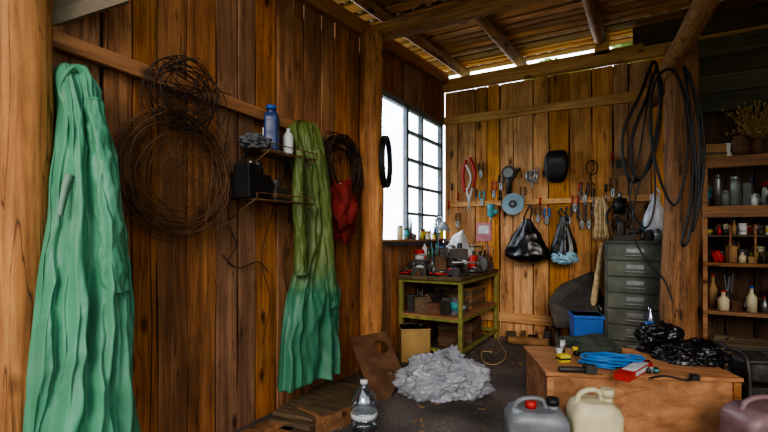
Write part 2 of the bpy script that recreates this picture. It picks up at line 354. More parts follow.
def junk(name,x0,y0,x1,y1,z,n,h0,h1,s0=.025,s1=.05,seed=1,only=None,kinds=6):
    random.seed(seed); m=M(); placed=[]
    for _ in range(n*14):
        if len(placed)>=n: break
        r=R(s0,s1); x=R(x0+r,x1-r); y=R(y0+r,y1-r)
        if any((x-a)**2+(y-b)**2<(r+c)**2*.75 for a,b,c in placed): continue
        placed.append((x,y,r)); h=R(h0,h1); m.T=TR((x,y,z),R(0,6)); m.m=random.choice(only) if only else random.randrange(len(JM)); k=random.randrange(kinds) if kinds==6 else random.choice(kinds)
        if k==0: m.lathe((0,0,0),[(0,0),(r,0),(r,h*.8),(r*.85,h*.85),(r*.85,h*.87)],18); m.m=random.choice((2,4,9,0)); m.lathe((0,0,h*.87),[(0,0),(r*.9,0),(r*.9,h*.13),(0,h*.13)],18)
        elif k==1: m.lathe((0,0,0),[(0,0),(r*.7,0),(r*.7,h*.6),(r*.25,h*.8),(r*.25,h),(0,h)],16); m.m=random.choice((1,0,14)); m.lathe((0,0,h),[(0,0),(r*.3,0),(r*.3,h*.08),(0,h*.08)],12)
        elif k==2: m.bx((-r*.9,-r*.6,0),(r*.9,r*.6,h*.7)); m.m=random.randrange(16) if not only else m.m; m.bx((-r*.95,-r*.65,h*.5),(r*.95,r*.65,h*.72))
        elif k==3: m.lathe((0,0,0),[(0,0),(r,0),(r,.01),(r*.96,.014),(r*.96,h*.75),(r,h*.76),(r,h*.78),(r*.92,h*.78),(r*.92,h*.74),(0,h*.74)],20); m.m=random.choice((1,0,3,8)); m.lathe((0,0,0),[(r*.99,h*.2),(r*.99,h*.6)],20)
        elif k==4:
            for j in range(5): m.tube([(R(-r,r)*.4,R(-r,r)*.4,.0),(R(-r,r),R(-r,r),h*R(.9,1.4))],.006,6)
            m.m=random.choice((2,9)); m.lathe((0,0,0),[(0,0),(r*.7,0),(r*.75,h*.6),(r*.65,h*.6)],16)
        elif k==6:   # motor / gear lump
            m.cyl((-r,0,h*.4),(r,0,h*.4),h*.4,seg=16); m.m=2; m.cyl((r,0,h*.4),(r*1.5,0,h*.4),h*.12); m.m=9; m.bx((-r*.6,-r*.5,0),(r*.6,r*.5,h*.2)); m.bx((-r*.4,-r*.3,h*.7),(r*.4,r*.3,h))
        elif k==7:   # crossed tools
            for j in range(3):
                a=R(0,6); m.m=random.choice((2,9,7,0)); m.tube([(math.cos(a)*r*1.6,math.sin(a)*r*1.6,.02+j*.02),(-math.cos(a)*r*1.6,-math.sin(a)*r*1.6,.03+j*.025)],.011,8)
        else: m.blob((0,0,h*.3),(r,r*.8,h*.35),.3,2.5,R(0,99),20,14,flat=.0,crease=.2)
    m.T=Matrix(); return m.out(name,JM)
# ------------------------------------------------------------------ shell
m=M(); m.bx((-.3,-9,-.1),(6,.3,0)); m.out('floor',floorm)
grass=pm('grass_ground',S(96,110,60),.9,var=.4,sc=3)
m=M(); m.bx((-30,-30,-.14),(30,30,-.1)); m.out('ground_outside',grass)
WY0,WY1,WZ0,WZ1=-1.78,-.1,1.2,2.8
random.seed(7)
m=M(); y=-5.6
while y<-.0:
    w=R(.13,.24); y2=min(y+w,0)
    top=roofz((y+y2)/2)-.06
    dx=R(-.012,.006); g_=R(.006,.016)
    if y2>WY0 and y<WY1:
        m.plank((-.03+dx,y,0),(0+dx,y2-g_,WZ0),2); m.plank((-.03+dx,y,WZ1),(0+dx,y2-g_,top),2)
    else: m.plank((-.03+dx,y,0),(0+dx,y2-g_,top),2,jit=.007,seg=18)
    y=y2
m.m=1
m.bx((-.06,-5.6,0),(-.045,WY0,3.05)); m.bx((-.06,WY0,0),(-.045,0,WZ0)); m.bx((-.06,WY0,WZ1),(-.045,0,3.35))
m.bx((-.06,WY1,WZ0),(-.045,0,WZ1))
m.out('wall_left',[W_left,W_gap],.003,1)
m=M(); x=0
while x<4.8:
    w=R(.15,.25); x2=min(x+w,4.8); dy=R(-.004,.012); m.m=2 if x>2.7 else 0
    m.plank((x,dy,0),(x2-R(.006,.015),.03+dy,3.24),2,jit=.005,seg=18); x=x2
m.m=1; m.bx((0,.045,0),(4.8,.06,3.24))
m.out('wall_back',[W_back,W_gap,W_backd],.003,1)
m=M(); y=-3.4
while y<0:
    m.plank((4.8,y,0),(4.83,min(y+.2,0)-.005,3.3),2); y+=.2
m.out('wall_right_added',W_left)  # out-of-view wall, added to keep the right shelves dark
# trims and beams
m=M(); m.beam((.03,-5.6,roofz(-5.6)-.09),(.03,0,roofz(0)-.09),.07,.14); m.out('trim_1',W_railY,.006)
m=M(); m.beam((0,-.04,3.3),(4.8,-.04,3.3),.09,.12)
m.bx((0,-.03,3.36),(2.35,0,3.42)); m.bx((1.86,-.03,3.36),(2.02,0,3.6)); m.m=1; m.bx((2.25,-.02,3.36),(4.8,.0,3.62)); m.out('trim_2',[W_rail,W_dark],.006)
m=M(); m.plank((0,-.045,2.79),(2.5,-.008,2.9),0,jit=.006); m.out('trim_3',W_rail,.004)
m=M(); m.plank((.05,-.035,1.68),(2.5,-.01,1.74),0,jit=.004)
for i in range(22):
    x=.15+i*.105; m.m=1; m.cyl((x,-.035,1.71),(x,-.075,1.72),.003,seg=6)
m.out('tool_rail',[W_rail,dark])
m=M(); m.plank((.05,-.045,.2),(2.5,-.008,.32),0); m.out('baseboard_back',W_rail,.004)
a=LW(50,38,.03); b=LW(357,150,.03)
m=M(); m.beam(a,b,.045,.08); m.out('wall_rail',W_railY,.006)
# posts
c=P(6,235,1.98); m=M(); m.log((.04,c.y,0),(.04,c.y,3.08),.118,.108,amp=.07,n=60,seg=40); m.out('log_post',W_log)
pw=LW(371,235,.12)
m=M(); m.log((.12,pw.y,0),(.12,pw.y,3.2),.112,.104,amp=.07,n=60); m.out('log_post',W_log)
m=M(); m.log((2.64,-.92,0),(2.64,-.92,3.0),.145,.13,amp=.07,n=60); m.out('log_post',W_post)
m=M(); m.log((-.1,-1.98,3.27),(4.8,-1.98,3.27),.085,.075,n=40); m.out('tie_beam',W_logX)
a=P(650,102,4.6); b=P(712,-8,3.15)
m=M(); m.log(a,a+(b-a)*1.28,.075,.085); m.out('log_brace',W_logY)
# roof
m=M()
for x in (.18,.95,1.92,2.9,3.9,4.7):
    m.log((x,-4.4,roofz(-4.4)+.055),(x,.35,roofz(.35)+.055),.055,.065,n=20)
m.out('rafters',W_logY)
m=M(); y=-4.4
while y<.4:
    w=R(.07,.15); z=roofz(y)+.125
    m.plank((-.35,y,z-.008),(5,y+w,z+.014),0,jit=.012,seg=20); y+=w+R(.05,.12)
m.out('roof_battens',W_batten,.003,1)
m=M(); nx=260; vs=[]
for i in range(nx+1):
    x=-.45+5.55*i/nx; zz=.025*math.cos(x*2*pi/.16)
    for y in(-4.5,.5): vs.append((x,y,roofz(y)+.172+zz))
m.add(vs,[(2*i,2*i+1,2*i+3,2*i+2) for i in range(nx)],True)
o=m.out('ceiling',slate); sd=o.modifiers.new('s','SOLIDIFY'); sd.thickness=.008; sd.offset=1
# eave at the near-left
m=M(); a=P(-25,44,1.95); b=P(125,-4,2.2)
m.beam(a,b,.03,.06)
c=P(-25,-90,1.8); d=P(160,-120,2.1)
up=Vector((0,0,.035))
m.add([a+up,b+up,d+up,c+up,a+up*1.3,b+up*1.3,d+up*1.3,c+up*1.3],[(0,1,2,3),(7,6,5,4),(0,4,5,1),(1,5,6,2),(2,6,7,3),(3,7,4,0)])
m.out('eave_board',pm('eave_grey',S(130,116,98),.8,var=.3))
# ------------------------------------------------------------------ window
m=M(); x0,x1=-.045,.01
def vb(y,w=.035): m.bx((x0,y-w/2,WZ0),(x1,y+w/2,WZ1))
def hb(y0,y1,z,w=.035): m.bx((x0,y0,z-w/2),(x1,y1,z+w/2))
ym=LW(407,200).y; yn=LW(422,200).y
vb(WY0+.02,.05);vb(WY1-.02,.07);vb(ym,.06);vb(yn,.045)
hb(WY0,WY1,WZ0+.02,.06);hb(WY0,WY1,WZ1-.02,.06)
for z in(1.55,1.87,2.18,2.5): hb(ym,WY1,z,.03)
m.m=1; m.bx((-.025,ym,WZ0),(-.02,WY1,WZ1)); m.m=2; m.bx((-.028,WY0,WZ0),(-.026,ym,WZ1))
m.out('window_1',[frame,glass,film])
leaf=pm('leaf_green',S(110,136,66),.8,var=.5,sc=6)
random.seed(40)
for tx,ty in((.3,11),(3.5,9)):
    m=M(); m.log((tx,ty,-.1),(tx,ty,5),.18,.1,n=10)
    m.m=1
    for i in range(9): m.blob((tx+R(-1.2,1.2),ty+R(-1,1),4+R(0,3.2)),(R(.6,1.1),R(.6,1.1),R(.5,.9)),.3,3,i,28,18,crease=.4)
    m.out('tree',[W_post,leaf])
# ------------------------------------------------------------------ coats
def coat(lv,fr=5,amp=.03,seed=0,nseg=240,base=(.015,.015),extra=None):
    ks=[]; nl=len(lv)
    for i,(v,uL,uR,dp) in enumerate(lv):
        off=dp*.55+base[0]+(base[1]-base[0])*i/(nl-1)
        c=LW((uL+uR)/2,v,off); yl=LW(uL,v,off).y; yr=LW(uR,v,off).y
        ks.append((c.z,(yl+yr)/2,(yr-yl)/2*.95,dp))
    pts=cr_([Vector((k[0],k[1],k[2])) for k in ks],20); dps=cr_([Vector((k[3],0,0)) for k in ks],20)
    m=M(); N=len(pts); rs=[]
    for i in range(N):
        z,yc,hw=pts[i]; dp=dps[i].x; s=i/(N-1); ring=[]; bs=base[0]+(base[1]-base[0])*s
        for j in range(nseg):
            a=2*pi*j/nseg; ca=math.cos(a); sa=math.sin(a)
            w_=noise.noise(Vector((z*1.4,seed,ca*.8)))*.9
            msk=.55+.9*noise.noise(Vector((ca*1.3+seed,z*1.6,4)))
            f1=ridge(Vector(((ca+w_*.45)*fr*.5,sa*fr*.3,z*.55+seed)))-.55
            f2=ridge(Vector(((ca+w_*.3)*fr*.95+seed,sa*fr*.5,z*1.1)))-.55
            dgl=ridge(Vector((ca*1.8+z*1.9,seed+sa,z*2.4-ca)))-.6
            dg2=ridge(Vector((ca*2.7-z*3.2,seed+sa*2,z*2.6+ca*2)))-.6
            fine=ridge(Vector((ca*5.5+z*2,sa*4,z*6+seed)))-.6
            A=amp*(.35+.6*s)
            dd=A*(1.5*f1+1.3*f2*msk)+.022*dgl*(1.2-msk)+.018*dg2*msk+.005*fine
            x=bs+dp*(.5+.5*sa)+dd*max(0,.5+sa)
            yy=yc+hw*ca*(1+.1*f1)+.008*dgl
            zz=z-(.035*f1 if s>.97 else 0)
            ring.append((max(x,.008),yy,zz))
        rs.append(ring)
    m.rings(rs)
    if extra: extra(m)
    return m
def crn(seed): return lambda a,t: 1+.26*(ridge(Vector((math.cos(a)*1.3+seed,math.sin(a)*1.3,t*5)))-.5)+.16*(ridge(Vector((math.cos(a)*3+t*4,math.sin(a)*3+seed,t*12)))-.5)
def ex1(m):
    q=cr_([LW(u,v,o) for u,v,o in [(93,100,.19),(99,140,.22),(106,190,.26),(110,250,.285),(113,292,.29)]],20)
    m.tube(q,.05,40,rf=lambda t:.75+.5*t,nf=crn(2))
    m.tube(cr_([LW(60,92,.14),LW(66,74,.17),LW(76,68,.17),(LW(88,84,.18)),LW(86,104,.18),LW(72,112,.18)],10,True),.01,10,closed=True)
    m.m=1
    q=cr_([LW(70,174,.25),LW(66,186,.26),LW(63,200,.27),LW(60,215,.27)],8)
    rs=[]
    for i,p in enumerate(q):
        w=.02-.0004*i
        rs.append([p+Vector((0,-w,0)),p+Vector((.008,0,0)),p+Vector((0,w,-.01)),p+Vector((-.012,0,0))])
    m.rings(rs)
    m.m=2; m.cyl(LW(72,72,0),LW(72,70,.06),.006,seg=8)
m=coat([(65,64,80,.06),(69,58,88,.12),(82,55,95,.16),(100,57,99,.16),(125,57,107,.17),(150,56,112,.18),(180,51,117,.2),(215,48,121,.22),(260,42,125,.24),(300,37,129,.25),(350,31,133,.27),(400,26,136,.28),(446,23,138,.28)],fr=5.2,amp=.036,seed=3,base=(.02,.1),extra=ex1)
m.out('green_raincoat',[green,grey_lining,steel,dark])
def ex2(m):
    q=cr_([LW(u,v,.19) for u,v in((316,150),(323,190),(327,235),(329,285),(331,306))],20)
    m.tube(q,.052,40,rf=lambda t:.75+.4*t,nf=crn(7))
    q=cr_([LW(u,v,.18) for u,v in((300,150),(298,190),(300,235),(301,275))],20)
    m.tube(q,.045,40,rf=lambda t:.75+.3*t,nf=crn(17))
    m.m=1; m.cyl(LW(305,124,0),LW(305,124,.06),.006,seg=8)
m=coat([(122,298,312,.05),(127,291,318,.1),(145,289,323,.15),(180,294,328,.16),(215,298,329,.16),(250,298,330,.17),(282,292,333,.18),(295,288,336,.21),(330,282,336,.22),(379,278,337,.23)],fr=5.2,amp=.036,seed=9,extra=ex2)
m.out('green_raincoat',[coat2m,steel])
# ------------------------------------------------------------------ wire coils
def coil(name,c,r,nl,off,jit,mat,wr=.0035,ez=1,mess=0,seed=1):
    random.seed(seed); m=M()
    for i in range(nl):
        rr=r*(1-abs(random.gauss(0,jit))); cy=R(-1,1)*r*jit*.8; cz=R(-1,1)*r*jit*.8; x=off+R(0,.07); tl=R(-.05,.05); ph=R(0,6); wob=R(.02,.06)
        m.tube([Vector((max(.006,x+tl*math.cos(a+ph)),c.y+cy+rr*math.cos(a)*(1+wob*math.sin(3*a+ph)),c.z+cz+ez*rr*math.sin(a)*(1+wob*math.cos(2*a+ph)))) for a in[2*pi*k/56 for k in range(56)]],wr,5,closed=True)
    for i in range(mess):
        pts=[Vector((off+R(0,.08),c.y+R(-1,1)*r*1.05,c.z+R(-1,1)*r*1.05)) for _ in range(4)]
        m.tube(cr_(pts,8),wr*.8,5)
    m.cyl((0,c.y,c.z+r*ez*.98),(off+.1,c.y,c.z+r*ez*.99),.006,seg=8)
    return m.out(name,mat)
coil('wire_coil',LW(177,173,.06),.35,26,.04,.14,rust,.0028,mess=11,seed=2)
coil('wire_coil',LW(178,96,.08),.21,12,.1,.24,dwire,.003,ez=.9,mess=13,seed=5)
coil('cable_coil',LW(341,167,.06),.27,20,.04,.16,dwire,.0055,mess=3,seed=8)
m=M()
def wv(pl,r,off=.03,n=8): m.tube(cr_([LW(u,v,off) for u,v in pl],n),r,6)
wv([(141,110),(144,80),(158,60),(170,66),(190,82),(232,95)],.003,.1)
wv([(150,120),(140,92),(150,66),(172,60),(200,90),(205,120)],.0025,.08)
wv([(233,98),(226,140),(222,180)],.0035); wv([(152,115),(150,240),(152,330),(150,432)],.003)
wv([(222,255),(238,268),(258,262),(268,272)],.004); wv([(228,225),(236,245),(228,262),(238,268)],.004)
wv([(300,130),(270,220),(262,262),(270,300),(262,345)],.003); wv([(296,215),(283,260),(290,300)],.003)
m.out('hanging_wire',dwire)
m=M(); c=LW(342,212,.13); m.blob(c,(.1,.16,.25),.2,2.2,4,60,40,crease=.2); m.m=1; m.cyl((0,c.y,c.z+.26),(.13,c.y,c.z+.24),.005,seg=8); m.out('red_cloth_bag',[redcloth,steel])
# wall rack
m=M()
for (v,u0,u1) in((158,243,290),(203,228,288)):
    a=LW(u0,v,.0);b=LW(u1,v,.0); z=(a.z+b.z)/2
    for i in range(7): 
        x=.01+i*.04; m.tube([(x,a.y,z),(x,b.y,z)],.004,6)
    for i in range(10):
        y=a.y+(b.y-a.y)*i/9; m.tube([(.005,y,z),(.26,y,z)],.003,6)
    for y in(a.y,b.y): m.tube([(.005,y,z-.13),(.25,y,z)],.005,6); m.tube([(.005,y,z-.13),(.005,y,z+.1)],.005,6)
    m.tube([(.26,a.y,z),(.26,a.y,z+.04),(.26,b.y,z+.04),(.26,b.y,z)],.004,6)
m.out('wire_wall_shelf',rust)
z1=(LW(243,158).z+LW(290,158).z)/2; z2=(LW(228,203).z+LW(288,203).z)/2
def superell(w,d,z,e=.25,n=40,cx=0,cy=0):
    r=[]
    for i in range(n):
        a=2*pi*i/n; c=math.cos(a);s_=math.sin(a)
        r.append((cx+w/2*math.copysign(abs(c)**e,c),cy+d/2*math.copysign(abs(s_)**e,s_),z))
    return r
def jerry(name,loc,w,d,h,a,mat,cap,extra=None):
    m=M(); m.T=TR(loc,a)
    pr=[(.0,.9),(.02,.98),(.08,1),(.3,.985),(.34,.965),(.4,.985),(.62,.985),(.66,.965),(.72,.985),(.8,.98),(.88,.85),(.93,.62),(.94,.5)]
    m.rings([superell(w*k,d*(k if s<.8 else (k*.5+.5)),h*s,.35) for s,k in pr])
    m.tube(cr_([(-w*.36,0,h*.8),(-w*.3,0,h*.98),(-w*.1,0,h*1.05),(w*.1,0,h*1.03),(w*.16,0,h*.9)],8),.014,10)
    m.cyl((w*.26,0,h*.85),(w*.26,0,h*.99),.03,.027)
    m.m=1; m.cyl((w*.26,0,h*.985),(w*.26,0,h*1.07),.036,.034)
    if extra: m.m=2; extra(m,w,d,h)
    return m.out(name,[mat,cap,red if name=='jerrycan' else white])
c=LW(272,157,.13); jerry('oil_canister',(.13,c.y,z1+.008),.2,.1,.29,-.9,pm('dark_blue_plastic',S(44,58,104),.35,var=.15),blue,lambda m,w,d,h:m.bx((-.06,-.056,.06),(.06,-.046,.16)))
m=M(); c=LW(286,157,.14); m.lathe((.16,c.y,z1+.008),[(.0,0),(.035,.0),(.037,.02),(.037,.13),(.03,.15),(.014,.17),(.014,.19),(0,.191)]); m.out('spray_bottle',white)
m=M(); c=LW(253,200,.14); m.T=TR((.13,c.y,z2+.008),.1)
m.bx((-.08,-.12,0),(.08,.1,.16)); m.bx((-.06,-.1,.16),(.06,.0,.22)); m.cyl((.0,.06,.16),(0,.06,.25),.03); m.m=1; m.cyl((.05,-.07,.22),(.05,-.07,.235),.015); m.m=0; m.tube(cr_([(-.04,-.1,.2),(-.02,-.05,.27),(.0,.05,.27),(.03,.1,.15)],6),.007)
m.out('car_battery',[black,steel],.006)
m=M(); c=LW(276,198,.13); m.T=TR((.13,c.y,z2+.008),.2)
m.bx((-.06,-.09,0),(.06,.09,.09)); m.m=1; m.bx((-.05,-.095,.02),(.062,.095,.05)); m.m=0; m.cyl((0,0,.09),(0,0,.15),.035); m.out('parts_tin',[dark,rust],.005)
m=M(); c=LW(256,152,.13); m.T=TR((.13,c.y,z1+.008),.2); m.blob((0,0,.045),(.08,.12,.05),.3,3,2,crease=.2,flat=0); m.out('rag_pile',greycl)
# ring on the window post
m=M(); c=P(386,162,4.25); ax=Vector((.868,.497,0)); h=(Vector((-.497,.868,0))*.96+Vector((.868,.497,0))*.2).normalized()
for k in range(3):
    cc=c+ax*(k-1)*.015
    m.tube([cc+h*math.cos(a)*.2*(1-.04*k)+Vector((0,0,1))*math.sin(a)*.235 for a in[2*pi*i/48 for i in range(48)]],.013,8,closed=True)
m.tube([c+Vector((0,0,.23)),c+Vector((-.15,.0,.25))],.006)
m.out('hose_coil',black)
# ------------------------------------------------------------------ workbench
BX0,BX1,BY0,BY1,BZ=.03,.76,-1.42,-.1,.87
m=M(); 
for x in(BX0+.03,BX1-.02):
    for y in(BY0+.02,BY1-.02,): m.bx((x-.022,y-.022,0),(x+.022,y+.022,BZ-.04))
for z in(BZ-.06,.42,.1):
    for x in(BX0+.03,BX1-.02): m.bx((x-.018,BY0,z-.018),(x+.018,BY1,z+.018))
    for y in(BY0+.02,BY1-.02): m.bx((BX0,y-.018,z-.018),(BX1,y+.018,z+.018))
m.m=1
for i in range(4): m.plank((BX0+i*.185,BY0-.04,BZ-.04),(BX0+i*.185+.18,BY1+.02,BZ),1)
m.m=2; m.plank((BX0,BY0,.435),(BX1,BY1,.455),1)
m.out('workbench',[ygreen,W_dark,W_shelf],.004)
def boxobj(name,x,y,z,sx,sy,sz,a,mats,fn=None,bev=.006):
    m=M(); m.T=TR((x,y,z),a); m.bx((-sx/2,-sy/2,0),(sx/2,sy/2,sz))
    if fn: fn(m,sx,sy,sz)
    return m.out(name,mats,bev)
def vise(loc,a):
    m=M(); m.T=TR(loc,a)@Matrix.Scale(1.5,4)
    m.lathe((0,0,0),[(.09,0),(.09,.02),(.055,.035),(.05,.07)],20)
    m.bx((-.05,-.07,.07),(.05,.05,.12)); m.bx((-.06,.0,.12),(.06,.05,.19)); m.bx((-.06,-.1,.12),(.06,-.05,.19)); m.bx((-.03,-.2,.085),(.03,.0,.13))
    m.m=1; m.bx((-.06,-.004,.16),(.06,.0,.192)); m.bx((-.06,-.05,.16),(.06,-.046,.192)); m.cyl((0,-.27,.105),(0,-.2,.105),.014); m.cyl((-.09,-.26,.105),(.09,-.26,.105),.007)
    return m.out('bench_vise',[dark,steel],.005)
vise((.6,-1.16,BZ),.6)
def machine(m,sx,sy,sz):
    m.m=1; m.cyl((-sx*.3,-sy/2-.04,sz*.5),(-sx*.3,-sy/2,sz*.5),.05); m.cyl((0,0,sz),(0,0,sz+.09),.07,.05); m.m=0
    m.bx((-.13,-.05,sz),(-.04,.08,sz+.07)); m.cyl((.09,-.09,sz),(.09,-.09,sz+.12),.03)
boxobj('bench_grinder',.42,-.86,BZ,.36,.28,.22,.5,[dark,steel],machine)
def tools(m,sx,sy,sz):
    m.m=1; m.tube([(-sx*.35,0,sz),(-sx*.35,0,sz+.06),(sx*.35,0,sz+.06),(sx*.35,0,sz)],.01); m.bx((-sx*.2,-sy/2-.008,sz*.6),(-sx*.1,-sy/2,sz*.9)); m.bx((sx*.1,-sy/2-.008,sz*.6),(sx*.2,-sy/2,sz*.9))
boxobj('toolbox',.2,-1.2,BZ,.2,.28,.15,.1,[dark,steel],tools)
boxobj('toolbox',.2,-.3,BZ,.24,.3,.3,-.1,[blue,steel],tools)
def carton(m,sx,sy,sz):
    m.m=1; m.bx((-.02,-sy/2-.001,0),(.02,sy/2+.001,sz+.001)); m.m=0; m.bx((-sx/2-.002,-sy/2-.06,sz-.004),(sx/2+.002,-sy/2,sz))
boxobj('cardboard_box',.48,-.24,BZ,.24,.2,.3,.2,[card,paper],carton)
def can(name,x,y,z,r,h,mat,mat2=None,neck=False):
    m=M(); pr=[(0,0),(r,0),(r,.01),(r*.97,.015),(r*.97,h-.015),(r,h-.01),(r,h)]
    pr+= [(r*.4,h+r*.6),(r*.35,h+r*.7),(r*.35,h+r*1.4),(0,h+r*1.4)] if neck else [(r*.9,h),(r*.88,h-.006),(0,h-.006)]
    m.lathe((x,y,z),pr,24)
    if mat2: m.m=1; m.lathe((x,y,z),[(r*1.005,h*.25),(r*1.005,h*.75)],24)
    return m.out(name,[mat,mat2 or mat])
can('paint_tin',.09,-1.0,BZ,.055,.26,red,white); can('spray_can',.09,-.86,BZ,.033,.28,white,red,True)
junk('bench_junk',.04,-.85,.24,-.48,BZ,10,.16,.34,.03,.05,seed=5)
junk('bench_junk',.6,-.94,.78,-.14,BZ,18,.12,.27,.03,.055,seed=9,only=(9,9,4,5,2,1,13,7,0,15),kinds=(2,4,5,6,7,3,6))
junk('bench_junk',.05,-1.47,.74,-1.3,BZ,15,.06,.14,.025,.05,seed=11,only=(9,9,4,5,2,7,9,0),kinds=(2,5,6,7,7,6))
junk('bench_junk',.3,-1.3,.44,-1.04,BZ,6,.14,.26,.03,.05,seed=14,only=(9,9,4,5,2,15),kinds=(2,5,6,4))
junk('sill_jars',.0,-1.5,.1,-.2,WZ0+.052,15,.09,.22,.022,.04,seed=17)
m=M(); m.plank((-.02,WY0,WZ0+.025),(.11,WY1,WZ0+.05),1); m.out('trim_4',W_shelf)
m=M(); m.crumple((.42,-.58,BZ+.22),(.16,.15,.26),6,40,70,50,flat=BZ+.002,fine=.05); m.out('plastic_bag_bundle',bagw)
m=M(); m.T=TR((.3,-1.4,BZ+.002),.2)
m.bx((-.1,-.04,0),(.06,.05,.08)); m.tube(cr_([(-.09,0,.06),(-.06,0,.12),(.02,0,.12),(.05,0,.07)],6),.01,8); m.m=1; m.bx((.06,-.004,.02),(.24,.002,.06)); m.out('chainsaw',[dark,steel],.006)
m=M(); m.lathe((.12,-.5,BZ),[(0,0),(.06,0),(.06,.015),(.02,.03),(.012,.05)],20)
q=cr_([(.12,-.5,BZ+.03),(.12,-.52,BZ+.35),(.14,-.62,BZ+.6),(.24,-.72,BZ+.65),(.3,-.78,BZ+.57)],8); m.tube(q,.01,8)
m.lathe((.3,-.78,BZ+.59),[(.015,.0),(.03,-.02),(.085,-.11),(.08,-.11),(.02,-.03)],24); m.out('desk_lamp',pm('grey_lamp',S(130,138,150),.4))
# under bench
c=FZ(408,362); m=M(); m.T=TR((c.x,c.y+.14,0),.6); m.bx((-.15,-.13,0),(.15,.13,.34)); m.bx((-.155,-.135,.325),(.155,.135,.34)); m.m=1; m.cyl((.08,.05,.34),(.08,.05,.36),.03); m.tube(cr_([(-.1,0,.34),(-.08,0,.37),(.0,0,.37),(.02,0,.34)],6),.008); m.out('metal_canister',[beige,dark],.02,3)
boxobj('wooden_crate',.44,-.6,.457,.45,.5,.24,0,[W_shelf,W_dark],lambda m,a,b,c:(setattr(m,'m',1),m.bx((-a/2-.01,-b/2-.01,.03),(a/2+.01,b/2+.01,.08)),m.bx((-a/2-.01,-b/2-.01,.15),(a/2+.01,b/2+.01,.2))))
boxobj('wooden_crate',.44,-.6,0,.4,.5,.3,.1,[rusty,W_dark],lambda m,a,b,c:(setattr(m,'m',1),m.bx((-a/2-.01,-b/2-.01,.05),(a/2+.01,b/2+.01,.1)),m.bx((-a/2-.01,-b/2-.01,.2),(a/2+.01,b/2+.01,.25))))
junk('shelf_junk',.06,-1.4,.73,-.9,.457,16,.12,.3,.045,.08,seed=23,only=(9,4,7,13,15,2,9,5),kinds=(2,5,6,4,3,2,6))
junk('shelf_junk',.5,-1.36,.72,-.9,.0,6,.12,.28,.05,.08,seed=29,only=(9,4,7,15,5),kinds=(2,5,6,2))
# ------------------------------------------------------------------ back wall tools
def wl(u,v,o=.04): return BW(u,v,o)
def ring_(m,c,r,wr,seg=32,ez=1): m.tube([c+Vector((math.cos(a)*r,0,math.sin(a)*r*ez)) for a in[2*pi*i/seg for i in range(seg)]],wr,8,closed=True)
def peg(m,p): m.cyl((p.x,0,p.z),(p.x,p.y-.03,p.z+.006),.005,seg=8)
m=M(); c=wl(468,158,.05)
m.tube(cr_([wl(466,160,.05),wl(463,175,.06),wl(465,192,.05)],8),.022,10); m.tube(cr_([wl(470,158,.05),wl(475,172,.06),wl(473,188,.05)],8),.022,10)
m.m=1; m.tube([wl(466,188,.05),wl(471,212,.05)],.014,8,rf=lambda t:1-.6*t); m.tube([wl(473,184,.05),wl(467,212,.06)],.015,8,rf=lambda t:1-.6*t); m.cyl(wl(469,196,.03),wl(469,196,.08),.02); m.tube(cr_([wl(466,165,.08),wl(471,178,.08),wl(467,190,.08)],6),.012)
peg(m,wl(468,160,.05)); m.out('garden_shears',[red,white])
def pliers(name,u,v,L,mat,a=0,sp=.03):
    m=M(); c=wl(u,v,.04); m.T=TR(c,0,0,a)
    m.m=1; m.tube(cr_([(-.004,0,.0),(-.014,0,-.03),(-.004,0,-.08)],6),.011,8); m.tube(cr_([(.004,0,0),(.014,0,-.03),(.004,0,-.08)],6),.011,8); m.cyl((0,-.012,0),(0,.012,0),.02)
    m.m=0; m.tube(cr_([(0,0,0),(sp,0,L*.3),(sp*.8,0,L)],6),.012,8); m.tube(cr_([(0,0,0),(-sp,0,L*.3),(-sp*.8,0,L)],6),.012,8)
    m.m=1; m.cyl((0,.04,L*.8),(0,-.02,L*.8),.004,seg=6)
    return m.out(name,[mat,steel])
pliers('pliers',481,172,.12,dark); pliers('pliers',494,192,.14,red); pliers('pliers',582,222,.2,dark,0,.045); pliers('pliers',575,205,.12,red)
pliers('pincers',589,222,.18,rust,0,.05); pliers('wire_cutters',547,218,.12,blue); pliers('pliers',458,222,.12,rust); pliers('pliers',569,218,.14,dark); pliers('pincers',613,190,.14,rust)
pliers('pliers',482,200,.12,teal); pliers('wire_cutters',501,184,.12,dark); pliers('pliers',538,216,.12,rust); pliers('pincers',585,196,.16,dark,0,.04); pliers('pliers',523,196,.12,rust)
m=M()
for i,(u,v,L) in enumerate(((452,190,.12),(458,200,.09),(501,200,.14),(540,205,.1),(594,196,.12),(612,160,.1),(476,196,.1),(580,190,.12),(606,192,.1),(449,208,.1),(505,216,.12))):
    c=wl(u,v,.035); m.m=0; m.tube([c,c+Vector((0,0,-L))],.006,6); m.m=1 if i%2 else 2; m.tube([c+Vector((0,0,.09)),c],.014,8); m.m=0; m.cyl((c.x,0,c.z+.08),(c.x,c.y-.03,c.z+.08),.003,seg=6)
m.out('screwdriver_set',[steel,red,dark])
